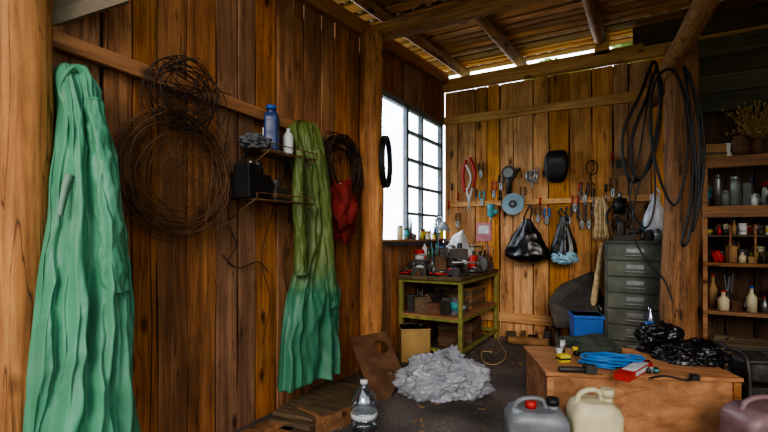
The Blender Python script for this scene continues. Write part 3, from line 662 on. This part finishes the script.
# small saw, wrench row and wire hooks on the wall
m=M()
for i,u in enumerate((579,586,593,600,607)):
    c=wl(u,206 if i%2 else 200,.03); L=.16-.015*i; m.tube([c,c+Vector((0,0,-L))],.009,8); ring_(m,c+Vector((0,0,.015)),.018,.007,16); ring_(m,c+Vector((0,0,-L-.015)),.02,.007,16); m.cyl((c.x,0,c.z+.02),(c.x,c.y-.015,c.z+.02),.003,seg=6)
m.out('wrench_set',steel)
m=M(); c=wl(592,160,.03); m.tube(cr_([c,c+Vector((.02,0,-.1)),c+Vector((-.03,-.01,-.2)),c+Vector((.03,0,-.3))],8),.006); ring_(m,c+Vector((0,-.01,-.09)),.06,.006,ez=1.4); peg(m,c); m.out('wire_loop',dwire)
m=M(); c=wl(491,212,.06); m.cyl(c+Vector((0,0,.1)),c+Vector((0,0,-.06)),.05,.045); m.m=1; m.cyl(c+Vector((0,0,-.06)),c+Vector((0,0,-.14)),.018,.01); m.m=0; m.bx((-.02,-.03,-.02),(.09,.01,.03),None,c); peg(m,c+Vector((0,0,.08))); m.out('hand_drill',[teal,steel],.006)
m=M(); c=wl(509,173,.06); m.cyl(c+Vector((0,.05,0)),c+Vector((0,-.03,0)),.09); m.m=1; m.cyl(c+Vector((0,-.03,0)),c+Vector((0,-.045,0)),.06); m.m=0; m.cyl(c,c+Vector((0,0,-.26)),.042,.036); m.cyl(c+Vector((.05,0,.0)),c+Vector((.14,0,.04)),.018)
peg(m,c); m.out('angle_grinder',[dark,steel])
m=M(); c=wl(513,204,.09); m.cyl(c,c+Vector((0,-.012,0)),.135,seg=40); m.m=1; m.cyl(c+Vector((0,-.012,0)),c+Vector((0,-.018,0)),.05,seg=30); m.m=2; m.cyl(c+Vector((0,.09,0)),c+Vector((0,-.025,0)),.018); m.out('grinding_disc',[pm('disc_blue_grey',S(120,146,160),.5,.2,var=.2),dark,steel])
m=M(); c=wl(530,178,.05)
for k in range(4): ring_(m,c+Vector((R(-.03,.03),-.01*k,R(-.05,.03))),.035+.01*k,.008)
m.m=1; m.tube([c+Vector((0,0,.1)),c,c+Vector((.03,0,-.12))],.009); peg(m,c+Vector((0,0,.08))); m.out('steel_pulley',[steel,white])
m=M(); c=wl(537,170,.05); ring_(m,c,.03,.006); m.tube(cr_([c,c+Vector((.03,-.01,-.07)),c+Vector((-.02,0,-.12)),c+Vector((.02,0,-.17))],6),.005); peg(m,c); m.out('chain_hook',steel)
m=M(); c=wl(556,166,.1); rs=[]
for z,w,dp in((.19,.1,.06),(.185,.18,.1),(.13,.25,.13),(.04,.27,.14),(-.07,.26,.13),(-.15,.2,.11),(-.19,.12,.06)):
    rs.append([(c.x+x_,-.01-(dp/2-y_),c.z+z) for x_,y_,_ in superell(w,dp,0,.45,28)])
m.rings(rs); m.m=1; m.bx((-.075,-.05,.02),(.075,-.043,.09),None,c); peg(m,c+Vector((0,0,.16))); m.out('welding_mask',[black,pm('dark_glass',S(10,20,16),.1)],.004)
def bag(name,u,v,top,w,h,dp,mat,seed,lab=None):
    m=M(); c=wl(u,v,dp/2+.03); rs=[]; N=50
    for i in range(N+1):
        s=i/N; prof=(.16+.84*math.sin(min(1,s*1.15)*pi/2)**1.2) if s<.8 else (1.0*math.cos((s-.8)/.2*pi/2*.93)**.6)
        ring=[]
        for j in range(90):
            a=2*pi*j/90; q=Vector((math.cos(a),math.sin(a),s*2))
            k=prof*(1+.1*(1-s)*math.sin(8*a+seed+3*s)+.14*noise.noise(q*1.5+Vector((seed,0,0)))+.12*(ridge(q*1.6+Vector((0,seed,0)))-.5))
            ring.append((c.x+w/2*k*math.cos(a),min(-.005,c.y+dp/2*k*math.sin(a)),c.z+h/2-h*s))
        rs.append(ring)
    m.rings(rs)
    t=wl(u+top[0],top[1],.05)
    for dx in(-.04,.04): m.tube(cr_([t,t+Vector((dx*.6,-.01,-.05)),Vector((c.x+dx,c.y,c.z+h/2+.0)),Vector((c.x+dx,c.y,c.z+h/2-.05))],6),.009,6)
    m.m=1; peg(m,t)
    if lab: m.m=2; m.blob((c.x+.02,c.y-dp*.3,c.z-h*.36),(w*.46,dp*.3,h*.14),.2,3,seed,crease=.1)
    return m.out(name,[mat,steel]+([lab] if lab else []))
bag('black_plastic_bag',527,241,(3,205),.5,.54,.26,blackp,1)
bag('black_plastic_bag',564,240,(-3,208),.3,.56,.2,blackp,5,pm('printed_bag',S(130,170,190),.4,var=.5,sc=25))
bag('white_plastic_bag',655,215,(2,188),.24,.42,.16,bagw,9)
m=M(); c=wl(484,232,.0); m.bx((-.1,-.01,-.12),(.1,.02,.12),None,c); m.m=1; m.bx((-.07,-.012,-.02),(.07,-.008,.08),None,c); m.out('poster',[pinkp,paper])
m=M(); c=wl(601,212,.07); random.seed(4)
for i in range(34):
    a=R(-.05,.05); b_=R(-.02,.03); m.tube(cr_([c+Vector((a*.4,b_,.17)),c+Vector((a*1.3,b_-.02,.05)),c+Vector((a*1.2,b_,-.12)),c+Vector((a*1.6,b_,-.28+R(-.05,.05)))],5),.011,5)
m.cyl(c+Vector((-.04,0,.1)),c+Vector((.04,0,.1)),.02); peg(m,c+Vector((0,0,.12))); m.out('rope_bundle',rope)
m=M(); a=wl(602,244,.1); b=wl(593,306,.32); m.tube([a,b],.024,10,rf=lambda t:1+.5*t); dn=(b-a).normalized(); sd_=Vector((1,0,0)); e_=b
m.m=1; m.rings([[e_+dn*t+sd_*w*x_+Vector((0,-.008*y_,0)) for x_,y_ in((-1,-1),(0,-2.5),(1,-1),(1,1),(0,-.5),(-1,1))] for t,w in((-.06,.02),(0,.07),(.02,.09),(.15,.09),(.2,.05),(.22,.01))],sm=False)
m.out('spade',[rope,steel])
m=M(); c=wl(620,212,.1); m.cyl(c+Vector((0,0,.15)),c+Vector((0,0,-.02)),.07,.06); m.bx((-.03,-.03,-.15),(.03,.03,0),None,c); m.m=1; m.cyl(c+Vector((0,0,.15)),c+Vector((0,0,.22)),.02); m.m=0; ring_(m,c+Vector((-.03,-.03,-.05)),.1,.012,ez=1.3); ring_(m,c+Vector((.04,-.03,-.05)),.08,.012,ez=1.5); peg(m,c+Vector((0,0,.12))); m.out('electric_drill',[black,steel])
m=M(); c=wl(622,166,.04); m.bx((-.08,-.015,-.1),(.08,.015,.1),None,c); m.m=1; m.bx((-.06,-.02,-.02),(.06,-.015,.07),None,c); m.cyl((c.x,0,c.z+.1),(c.x,c.y,c.z+.09),.004,seg=6); m.out('hand_brush',[W_shelf,dark],.004)
m=M(); q=[BW(548,302,.42),BW(560,286,.3),BW(592,272,.08),BW(604,300,.2),BW(600,326,.5),BW(556,328,.55)]
m.add(q+[p+Vector((.0,.015,.012)) for p in q],[(0,1,2,3,4,5),(11,10,9,8,7,6)]+[(i,(i+1)%6,6+(i+1)%6,6+i) for i in range(6)]); m.out('sheet_metal_panel',dark)
def crate(m,sx,sy,sz):
    m.m=1
    for i in range(5):
        for s_ in(-1,1): m.bx((-sx/2+.03+i*(sx-.06)/5,s_*(sy/2)-.004,.03),(-sx/2+.06+i*(sx-.06)/5,s_*(sy/2)+.004,sz*.6))
    m.m=0; m.bx((-sx/2-.012,-sy/2-.012,sz-.03),(sx/2+.012,sy/2+.012,sz))
c=P(586,235,4.4); boxobj('plastic_crate',c.x,c.y,0,.26,.24,.53,.3,[blue,black],crate)
# ------------------------------------------------------------------ drawer cabinet
m=M(); CX0,CX1,CY0,CZ=2.0,2.56,-.52,1.22
m.bx((CX0,CY0+.02,0.02),(CX1,-.06,CZ)); m.bx((CX0-.012,CY0-.01,CZ),(CX1+.012,-.05,CZ+.02)); m.bx((CX0+.02,CY0+.05,0),(CX1-.02,-.1,.03))
n_=7; hh=(CZ-.06)/n_
for i in range(n_):
    z0=.04+i*hh; m.m=1; m.bx((CX0+.025,CY0-.005,z0+.01),(CX1-.025,CY0+.03,z0+hh-.01))
    m.m=2; m.bx((CX0+.19,CY0-.025,z0+hh*.3),(CX1-.19,CY0,z0+hh*.3+.012)); m.bx((CX0+.2,CY0-.009,z0+hh*.5),(CX1-.2,CY0-.003,z0+hh*.78))
m.out('drawer_cabinet',[cabm,cabd,steel],.004)
m=M(); m.T=TR((2.17,-.3,CZ+.02)); m.bx((-.1,-.1,0),(.1,.1,.06)); m.cyl((-.02,0,.06),(-.02,0,.2),.05,.04); m.cyl((.05,0,.1),(.16,-.05,.1),.03); m.m=1; m.tube(cr_([(-.1,0,.06),(-.13,-.05,.2),(-.05,-.02,.27),(.05,0,.18)],8),.01); m.out('water_pump',[dark,rust],.006)
junk('cabinet_top_junk',2.3,-.42,2.54,-.1,CZ+.022,7,.08,.18,.025,.04,seed=31)
# ------------------------------------------------------------------ hoses on beam/post
def hose(name,pls,r,mat=black):
    m=M()
    for pl,cl in pls: m.tube(cr_([P(*p) for p in pl],10,cl),r,8,closed=cl)
    return m.out(name,mat)
hose('rubber_hose',[([(655,62,4.0),(640,95,3.95),(624,130,3.95),(623,160,3.95),(633,182,3.95),(650,165,3.95),(660,120,3.95)],True),([(657,70,3.95),(646,100,3.92),(632,140,3.92),(634,175,3.92),(647,170,3.9),(660,110,3.9)],True)],.014)
hose('rubber_hose',[([(656,80,3.85),(650,120,3.8),(654,155,3.8),(664,190,3.8),(675,205,3.8),(684,180,3.78),(688,140,3.8),(684,95,3.85),(672,70,3.88)],True)],.011)
hose('rubber_hose',[([(688,72,3.82),(697,110,3.8),(700,150,3.8),(697,200,3.8),(688,240,3.8),(682,242,3.78),(690,205,3.76),(693,150,3.76),(687,105,3.78)],True),([(684,66,3.8),(701,115,3.78),(704,160,3.78),(699,205,3.78),(692,230,3.78),(696,180,3.74),(692,120,3.76)],True)],.012)
hose('power_cable',[([(655,68,3.95),(662,88,3.9),(652,150,3.88),(636,195,3.88),(634,235,3.9),(648,262,3.86),(664,280,3.84),(672,300,3.8)],False),([(650,92,3.9),(640,150,3.9),(630,200,3.9),(645,228,3.9),(655,200,3.9),(652,130,3.9)],True)],.008)
# ------------------------------------------------------------------ right shelves
m=M(); SX0,SX1=2.86,4.75
for z in(2.06,1.58,1.03,.56): m.plank((SX0,-.36,z-.035),(SX1,-.03,z),0,jit=.004)
for x in(SX0+.02,3.45,4.2): m.bx((x-.02,-.345,0),(x+.02,-.3,2.03)); m.bx((x-.015,-.34,1.05),(x+.015,-.02,1.5))
for x in(3.08,3.27): m.bx((x-.008,-.34,1.03),(x+.008,-.03,1.4))
m.bx((SX0,-.37,1.47),(SX1,-.345,1.545)); m.bx((SX0,-.37,1.95),(SX1,-.345,2.03))
m.m=1; m.plank((SX0,-.33,1.28),(3.6,-.04,1.3),0)
m.out('shelving_unit',[W_shelf,W_dark],.004)
m=M(); random.seed(1)
for i in range(4): m.plank((2.72,-.14,2.55+i*.19),(4.8,-.1,2.55+i*.19+.185),0,jit=.004)
m.out('loft_boards',W_loft,.004)
junk('shelf_jars',2.9,-.34,4.15,-.05,1.582,50,.1,.32,.028,.048,seed=41,only=(0,1,1,3,0,12,6,9,2,10,11,12,12,8,0))
junk('shelf_jars',2.9,-.34,3.6,-.05,1.302,22,.07,.15,.028,.045,seed=43,only=(4,1,9,12,2,7,13,0,6))
junk('shelf_jars',2.9,-.34,4.15,-.05,1.032,44,.08,.22,.03,.05,seed=47,only=(4,1,9,12,2,6,13,0,10,11))
junk('shelf_jars',2.9,-.34,4.15,-.05,.562,24,.12,.38,.045,.075,seed=53,only=(4,6,9,7,2,13,15))
def shelfpos(u,off=.22): return BW(u,200,off).x
m=M(); c=Vector((shelfpos(712),-.2,2.06)); m.T=TR(c,.3); m.bx((-.1,-.08,0),(.1,.08,.14)); m.m=1; m.bx((-.102,-.082,.03),(.102,.082,.06)); m.out('cardboard_box',[card,W_dark],.005)
can('enamel_mug',shelfpos(727),-.2,2.062,.05,.14,white,None)
m=M(); x=shelfpos(740); m.lathe((x,-.2,2.06),[(0,0),(.06,0),(.09,.06),(.085,.14),(.05,.19),(.055,.21),(.04,.2)],28); m.out('clay_pot',rusty)
m=M(); x=shelfpos(757); random.seed(5)
m.lathe((x,-.2,2.06),[(0,0),(.05,0),(.06,.1),(.035,.16),(.04,.18)],20)
m.m=1
for i in range(110):
    a=R(0,6.3); sp=R(.02,.27); h=R(.2,.54); e_=Vector((x+math.cos(a)*sp,max(-.42,min(-.16,-.2+math.sin(a)*sp*.6)),2.06+h)); m.tube(cr_([(x,-.2,2.2),Vector((x,-.2,2.2)).lerp(e_,.5)+Vector((0,0,.03)),e_],3),.003,4); m.blob(e_,(.012,.012,.016),.2,3,i,6,5)
m.out('dried_flowers',[rusty,jute])
m=M(); random.seed(9)
for i in range(20):
    z=.02+(i//4)*.075; y=-.85+(i%4)*.1; m.T=TR((3.5+R(-.1,.1),y,z),R(-.08,.08)); m.bx((-.55,-.035,-.018),(.7,.035,.045))
m.out('timber_pile',W_dark,.004)
# ------------------------------------------------------------------ box bench front right
TZ=.45; a=FZ(547,372,TZ); b=FZ(741,378,TZ); ang=math.atan2(b.y-a.y,b.x-a.x); L=(b-a).length
m=M(); m.T=TR((a.x,a.y,0),ang); D=.66
m.bx((.01,.01,0),(L-.01,D-.01,TZ-.02)); m.bx((-.01,-.01,TZ-.022),(L+.01,D+.01,TZ))
m.m=1; m.bx((.0,-.005,.0),(.04,.01,TZ-.03)); m.bx((L-.04,-.005,0),(L,.01,TZ-.03))
for i in range(6):
    for x in(.02,L-.02): m.m=2; m.cyl((x,-.007,.05+i*.07),(x,-.003,.05+i*.07),.004,seg=8)
m.out('plywood_chest',[W_box,W_box,dark],.004)
def onb(u,v,z=TZ): return FZ(u,v,z)
m=M(); c=onb(588,353); m.crumple((c.x,c.y+.06,TZ+.04),(.23,.14,.09),3,50,90,60,flat=TZ+.001,Rm=rz(ang),fine=.08); m.out('dark_tarp',darkcl)
m=M(); c=onb(692,362); m.crumple((c.x,c.y+.04,TZ+.04),(.23,.17,.12),7,60,140,90,flat=TZ+.001,Rm=rz(ang),sub=.11,fine=.08); m.out('black_plastic_bag',blackp)
m=M(); c=onb(660,354); m.crumple((c.x+.0,c.y+.08,TZ+.07),(.19,.14,.17),17,60,140,90,flat=TZ+.001,Rm=rz(ang),sub=.11,fine=.08); m.out('black_plastic_bag',blackp)
m=M(); c=onb(612,366); random.seed(6)
for i in range(16):
    r=R(.1,.2); m.tube([c+rz(ang)@Vector((math.cos(q)*r,math.sin(q)*r*.42+R(-.003,.003),.012+.0035*i+.006*math.sin(3*q+i))) for q in[2*pi*k/48 for k in range(48)]],.006,6,closed=True)
m.tube(cr_([c+Vector((-.15,0,.02)),c+Vector((-.2,-.03,.01)),c+Vector((-.12,-.1,.01)),c+Vector((.02,-.1,.01))],8),.006)
m.out('blue_cable_coil',bluec)
def junk_on(name,u,v,w,d,n,h0,h1,seed,only,s0=.015,s1=.03):
    c=onb(u,v); return junk(name,c.x-w/2,c.y-d/2,c.x+w/2,c.y+d/2,TZ+.001,n,h0,h1,s0,s1,seed,only)
junk_on('chest_junk',568,352,.2,.2,10,.03,.1,61,(9,5,0,1,2,8,13))
junk_on('chest_junk',645,372,.16,.08,4,.02,.05,67,(9,5,2,1))
c=onb(558,362); boxobj('yellow_tape_box',c.x+.03,c.y+.03,TZ,.07,.06,.05,ang+.2,[yellow,black],lambda m,a,b,c:(setattr(m,'m',1),m.bx((-a/2-.001,-b/2-.001,.015),(a/2+.001,b/2+.001,.03))),.003)
m=M(); c=onb(575,374); m.T=TR((c.x,c.y+.03,TZ+.0),ang)
m.cyl((-.1,0,.02),(.05,.0,.02),.018); m.bx((.05,-.03,0),(.12,.03,.05)); m.out('soldering_iron',dark,.003)
m=M(); c=onb(634,376); c=c+Vector((0,.05,0)); m.T=TR((c.x,c.y,TZ+.012),ang+.85,0,0); 
m.bx((-.21,-.042,-.01),(.2,.042,.03)); m.m=1; m.bx((-.1,-.036,.03),(.15,.036,.032)); m.bx((-.1,-.043,.0),(.12,-.042,.025)); m.m=2; m.cyl((.2,0,.012),(.25,0,.012),.018); m.out('caulk_packet',[red,paper,black],.004)
m=M(); c=onb(658,346); m.lathe((c.x-.05,c.y+.2,TZ),[(0,0),(.035,0),(.036,.02),(.036,.16),(.03,.2),(.013,.24),(.013,.28),(0,.28)]); m.m=1; m.lathe((c.x-.05,c.y+.2,TZ),[(.037,.08),(.037,.15)]); m.out('water_bottle',[pet,blue])
m=M(); c=onb(668,384)
m.T=TR((c.x,c.y+.06,TZ),ang); m.tube(cr_([(-.1,0,.012),(0,.03,.02),(.1,-.01,.012),(.16,.04,.012)],6),.007); m.bx((.15,.02,0),(.19,.06,.03)); m.out('charger_cable',black)
# generator at right
c=P(768,235,3.05); m=M(); m.T=TR((c.x,c.y,0),.4)
for x in(-.24,.24):
    m.tube(cr_([(x,-.18,.02),(x,-.18,.48),(x,0,.52),(x,.18,.48),(x,.18,.02),(x,0,.0)],6,True),.014,8,closed=True)
for y,z in((-.18,.05),(.18,.05),(-.17,.48),(.17,.48)): m.tube([(-.24,y,z),(.24,y,z)],.012,8)
m.bx((-.2,-.13,.05),(.05,.13,.3)); m.cyl((.05,0,.17),(.22,0,.17),.11); 
m.rings([superell(.4*k,.28*k,z,.4) for z,k in((.33,.9),(.35,1),(.45,1),(.48,.85),(.485,.5))]); m.cyl((0,0,.48),(0,0,.51),.04); m.m=1; m.cyl((-.1,-.13,.15),(-.1,-.16,.15),.07); m.bx((.02,-.145,.36),(.12,-.14,.42))
m.out('portable_generator',[dark,pm('dark_red_tank',S(120,26,24),.4,var=.2)],.005)
# ------------------------------------------------------------------ floor objects front
c=P(536,235,2.45); jerry('jerrycan',(c.x,c.y,0),.33,.25,.39,.35,greyp,black,lambda m,w,d,h:m.lathe((-.03,-.02,h*.94),[(0,0),(.028,0),(.03,.035),(0,.036)],20))
c=P(594,235,2.4); jerry('jerrycan',(c.x,c.y,0),.26,.2,.45,.4,cream,cream)
c=P(766,235,2.35); jerry('jerrycan',(c.x,c.y,0),.36,.26,.43,.5,pink,black)
c=P(629,235,2.36); can('water_bottle',c.x,c.y,0,.032,.21,pm('pale_blue_plastic',S(170,195,215),.3),blue,True)
c=FZ(364,430); m=M()
m.lathe((c.x,c.y,0),[(0,.01),(.07,0),(.085,.015),(.087,.06),(.081,.07),(.087,.08),(.087,.13),(.081,.14),(.087,.15),(.087,.2),(.075,.24),(.035,.285),(.022,.295),(.022,.315)],32)
m.m=1; m.lathe((c.x,c.y,0),[(0,.335),(.026,.335),(.026,.31),(.024,.31)],20); m.m=2; m.lathe((c.x,c.y,0),[(.0885,.09),(.0885,.125)],32)
m.out('large_water_bottle',[pet,white,paper])
c=FZ(433,398); m=M(); m.crumple((c.x,c.y+.12,.11),(.4,.27,.24),23,80,190,120,flat=.004,Rm=rz(.3)@Matrix.Rotation(-.12,3,'Y'),sub=.12,amp=.12,fine=.09)
m.crumple((c.x+.26,c.y+.19,.08),(.16,.14,.12),5,40,80,50,flat=.004,sub=.12,fine=.1)
# gathered neck of the sack
q=cr_([Vector((c.x+.02,c.y+.12,.3)),Vector((c.x+.07,c.y+.1,.345)),Vector((c.x+.15,c.y+.07,.36))],10)
m.tube(q,.05,30,rf=lambda t:1.25-1.0*math.sin(t*pi)*.6,nf=lambda a,t:1+.25*math.sin(7*a+3*t))
m.m=1; m.blob((c.x-.02,c.y+.14,.09),(.24,.16,.13),.2,2,31,40,30,flat=.004,crease=.2); 
m.out('plastic_sack',[sackm,greycl])
# leaning plate with a hole
m=M(); qs=[P(349,338,3.95),P(386,331,4.15),P(401,377,3.85),P(386,406,3.5),P(370,402,3.55)]
o3=P(379,352,4.02)
A=(qs[1]-qs[0]).normalized(); Nn=A.cross(qs[3]-qs[0]).normalized(); B=Nn.cross(A)
def pl(p): p=p-qs[0]; return (p.dot(A),p.dot(B))
poly=[pl(p) for p in qs]; hc=pl(o3); hr=.07
def hit(a):
    dx,dy=math.cos(a),math.sin(a); best=9
    for i in range(len(poly)):
        x1,y1=poly[i][0]-hc[0],poly[i][1]-hc[1]; x2,y2=poly[(i+1)%5][0]-hc[0],poly[(i+1)%5][1]-hc[1]
        ex,ey=x2-x1,y2-y1; den=dx*ey-dy*ex
        if abs(den)<1e-9: continue
        t=(x1*ey-y1*ex)/den; s_=(x1*dy-y1*dx)/den
        if t>0 and -1e-6<=s_<=1+1e-6: best=min(best,t)
    return best
NN=72; inn=[];outr=[]
for i in range(NN):
    a_=2*pi*i/NN; t=hit(a_); hq=min(hr,t*.8)
    inn.append((hc[0]+hq*math.cos(a_),hc[1]+hq*math.sin(a_))); outr.append((hc[0]+t*math.cos(a_),hc[1]+t*math.sin(a_)))
w3=lambda q,z:qs[0]+A*q[0]+B*q[1]+Nn*z
m.rings([[w3(q,0) for q in inn],[w3(q,0) for q in outr],[w3(q,.006) for q in outr],[w3(q,.006) for q in inn]],sm=False,loop=True)
m.out('steel_plate',rusty)
random.seed(14)
m=M(); c=FZ(335,410); m.T=TR((.28,c.y,0),.1); 
for i in range(3): m.bx((-.17,-.5+i*.04,i*.035),(.15,.4-i*.05,i*.035+.03))
m.out('wood_boards',W_dark,.004)
m=M(); c=FZ(335,428); m.T=TR((.45,c.y+.1,0),-.25); m.bx((-.14,-.2,0),(.14,.2,.11)); m.m=1; m.bx((-.12,-.18,.11),(.12,.18,.115)); m.out('wooden_box',[W_shelf,W_dark],.006)
m=M(); c=FZ(350,395); m.T=TR((.42,c.y+.35,0),.3); m.bx((-.08,-.12,0),(.08,.12,.16)); m.m=1; m.bx((-.082,-.1,.04),(.082,.1,.08)); m.out('wooden_block',[W_dark,rusty],.006)
m=M(); c=FZ(300,432); m.T=TR((.2,c.y-.2,0),-.1)
for i in range(3): m.bx((-.12+i*.09,-.35,.0),(-.04+i*.09,.3,.03+.02*(i%2)))
m.out('wood_boards',W_shelf,.004)
m=M()
m.tube(cr_([FZ(492,352,.01),FZ(482,352,.01),FZ(484,362,.01),FZ(497,364,.01),FZ(506,355,.01),FZ(498,340,.03),(.8,-.15,.1),(.8,-.12,.85)],8),.005); m.out('extension_cord',rope)
m=M(); random.seed(33)
for i in range(320):
    x=R(.3,2.8);y=R(-4.2,-.4); sz=R(.006,.03); m.T=TR((x,y,0),R(0,6)); m.bx((-sz,-sz*.3,0),(sz,sz*.3,R(.003,.01)))
m.out('wood_chips',pm('chips',S(130,100,70),.8,var=.4))
m=M(); m.log((.95,-.35,0.05),(1.4,-.28,.05),.05); m.out('firewood_log',W_logX)
m=M(); c=FZ(560,345); m.lathe((c.x-.1,c.y+.2,0),[(0,0),(.1,0),(.13,.22),(.135,.24),(.125,.24),(.1,.03),(0,.03)],28); m.out('bucket',dark)
junk('floor_junk',.85,-.25,1.7,-.05,0,10,.08,.25,.04,.07,seed=71,only=(4,9,7,5,13))
# ------------------------------------------------------------------ lights
w=bpy.data.worlds.new('w'); bpy.context.scene.world=w; w.use_nodes=True; n=w.node_tree.nodes; l=w.node_tree.links
bg=n['Background']; bg.inputs[0].default_value=(.9,.95,1,1)
tc=n.new('ShaderNodeTexCoord'); dp=n.new('ShaderNodeVectorMath'); dp.operation='DOT_PRODUCT'; dp.inputs[1].default_value=Vector((-.85,.45,.3)).normalized()
l.new(tc.outputs['Generated'],dp.inputs[0]); mr=n.new('ShaderNodeMapRange'); mr.interpolation_type='SMOOTHSTEP'
mr.inputs['From Min'].default_value=.1; mr.inputs['From Max'].default_value=.9; mr.inputs['To Min'].default_value=1.05; mr.inputs['To Max'].default_value=10
l.new(dp.outputs['Value'],mr.inputs['Value']); l.new(mr.outputs[0],bg.inputs[1])
sun=bpy.data.lights.new('sun','SUN'); sun.energy=1.9; sun.angle=math.radians(26); sun.color=(1,.9,.76)
so=bpy.data.objects.new('sun',sun); bpy.context.scene.collection.objects.link(so)
so.rotation_euler=Vector((-.36,.87,-.38)).to_track_quat('-Z','Y').to_euler()
try: bpy.context.scene.view_settings.look='AgX - Medium High Contrast'
except Exception: pass
# ------------------------------------------------------------------ camera
cd=bpy.data.cameras.new('camera'); co=bpy.data.objects.new('camera',cd); bpy.context.scene.collection.objects.link(co)
cd.sensor_width=36; cd.lens=36*F/768; cd.shift_y=(HZ-216)/768; cd.clip_start=.05
co.location=CAM; co.rotation_euler=Vector((-.497,.868,0)).to_track_quat('-Z','Y').to_euler()
bpy.context.scene.camera=co
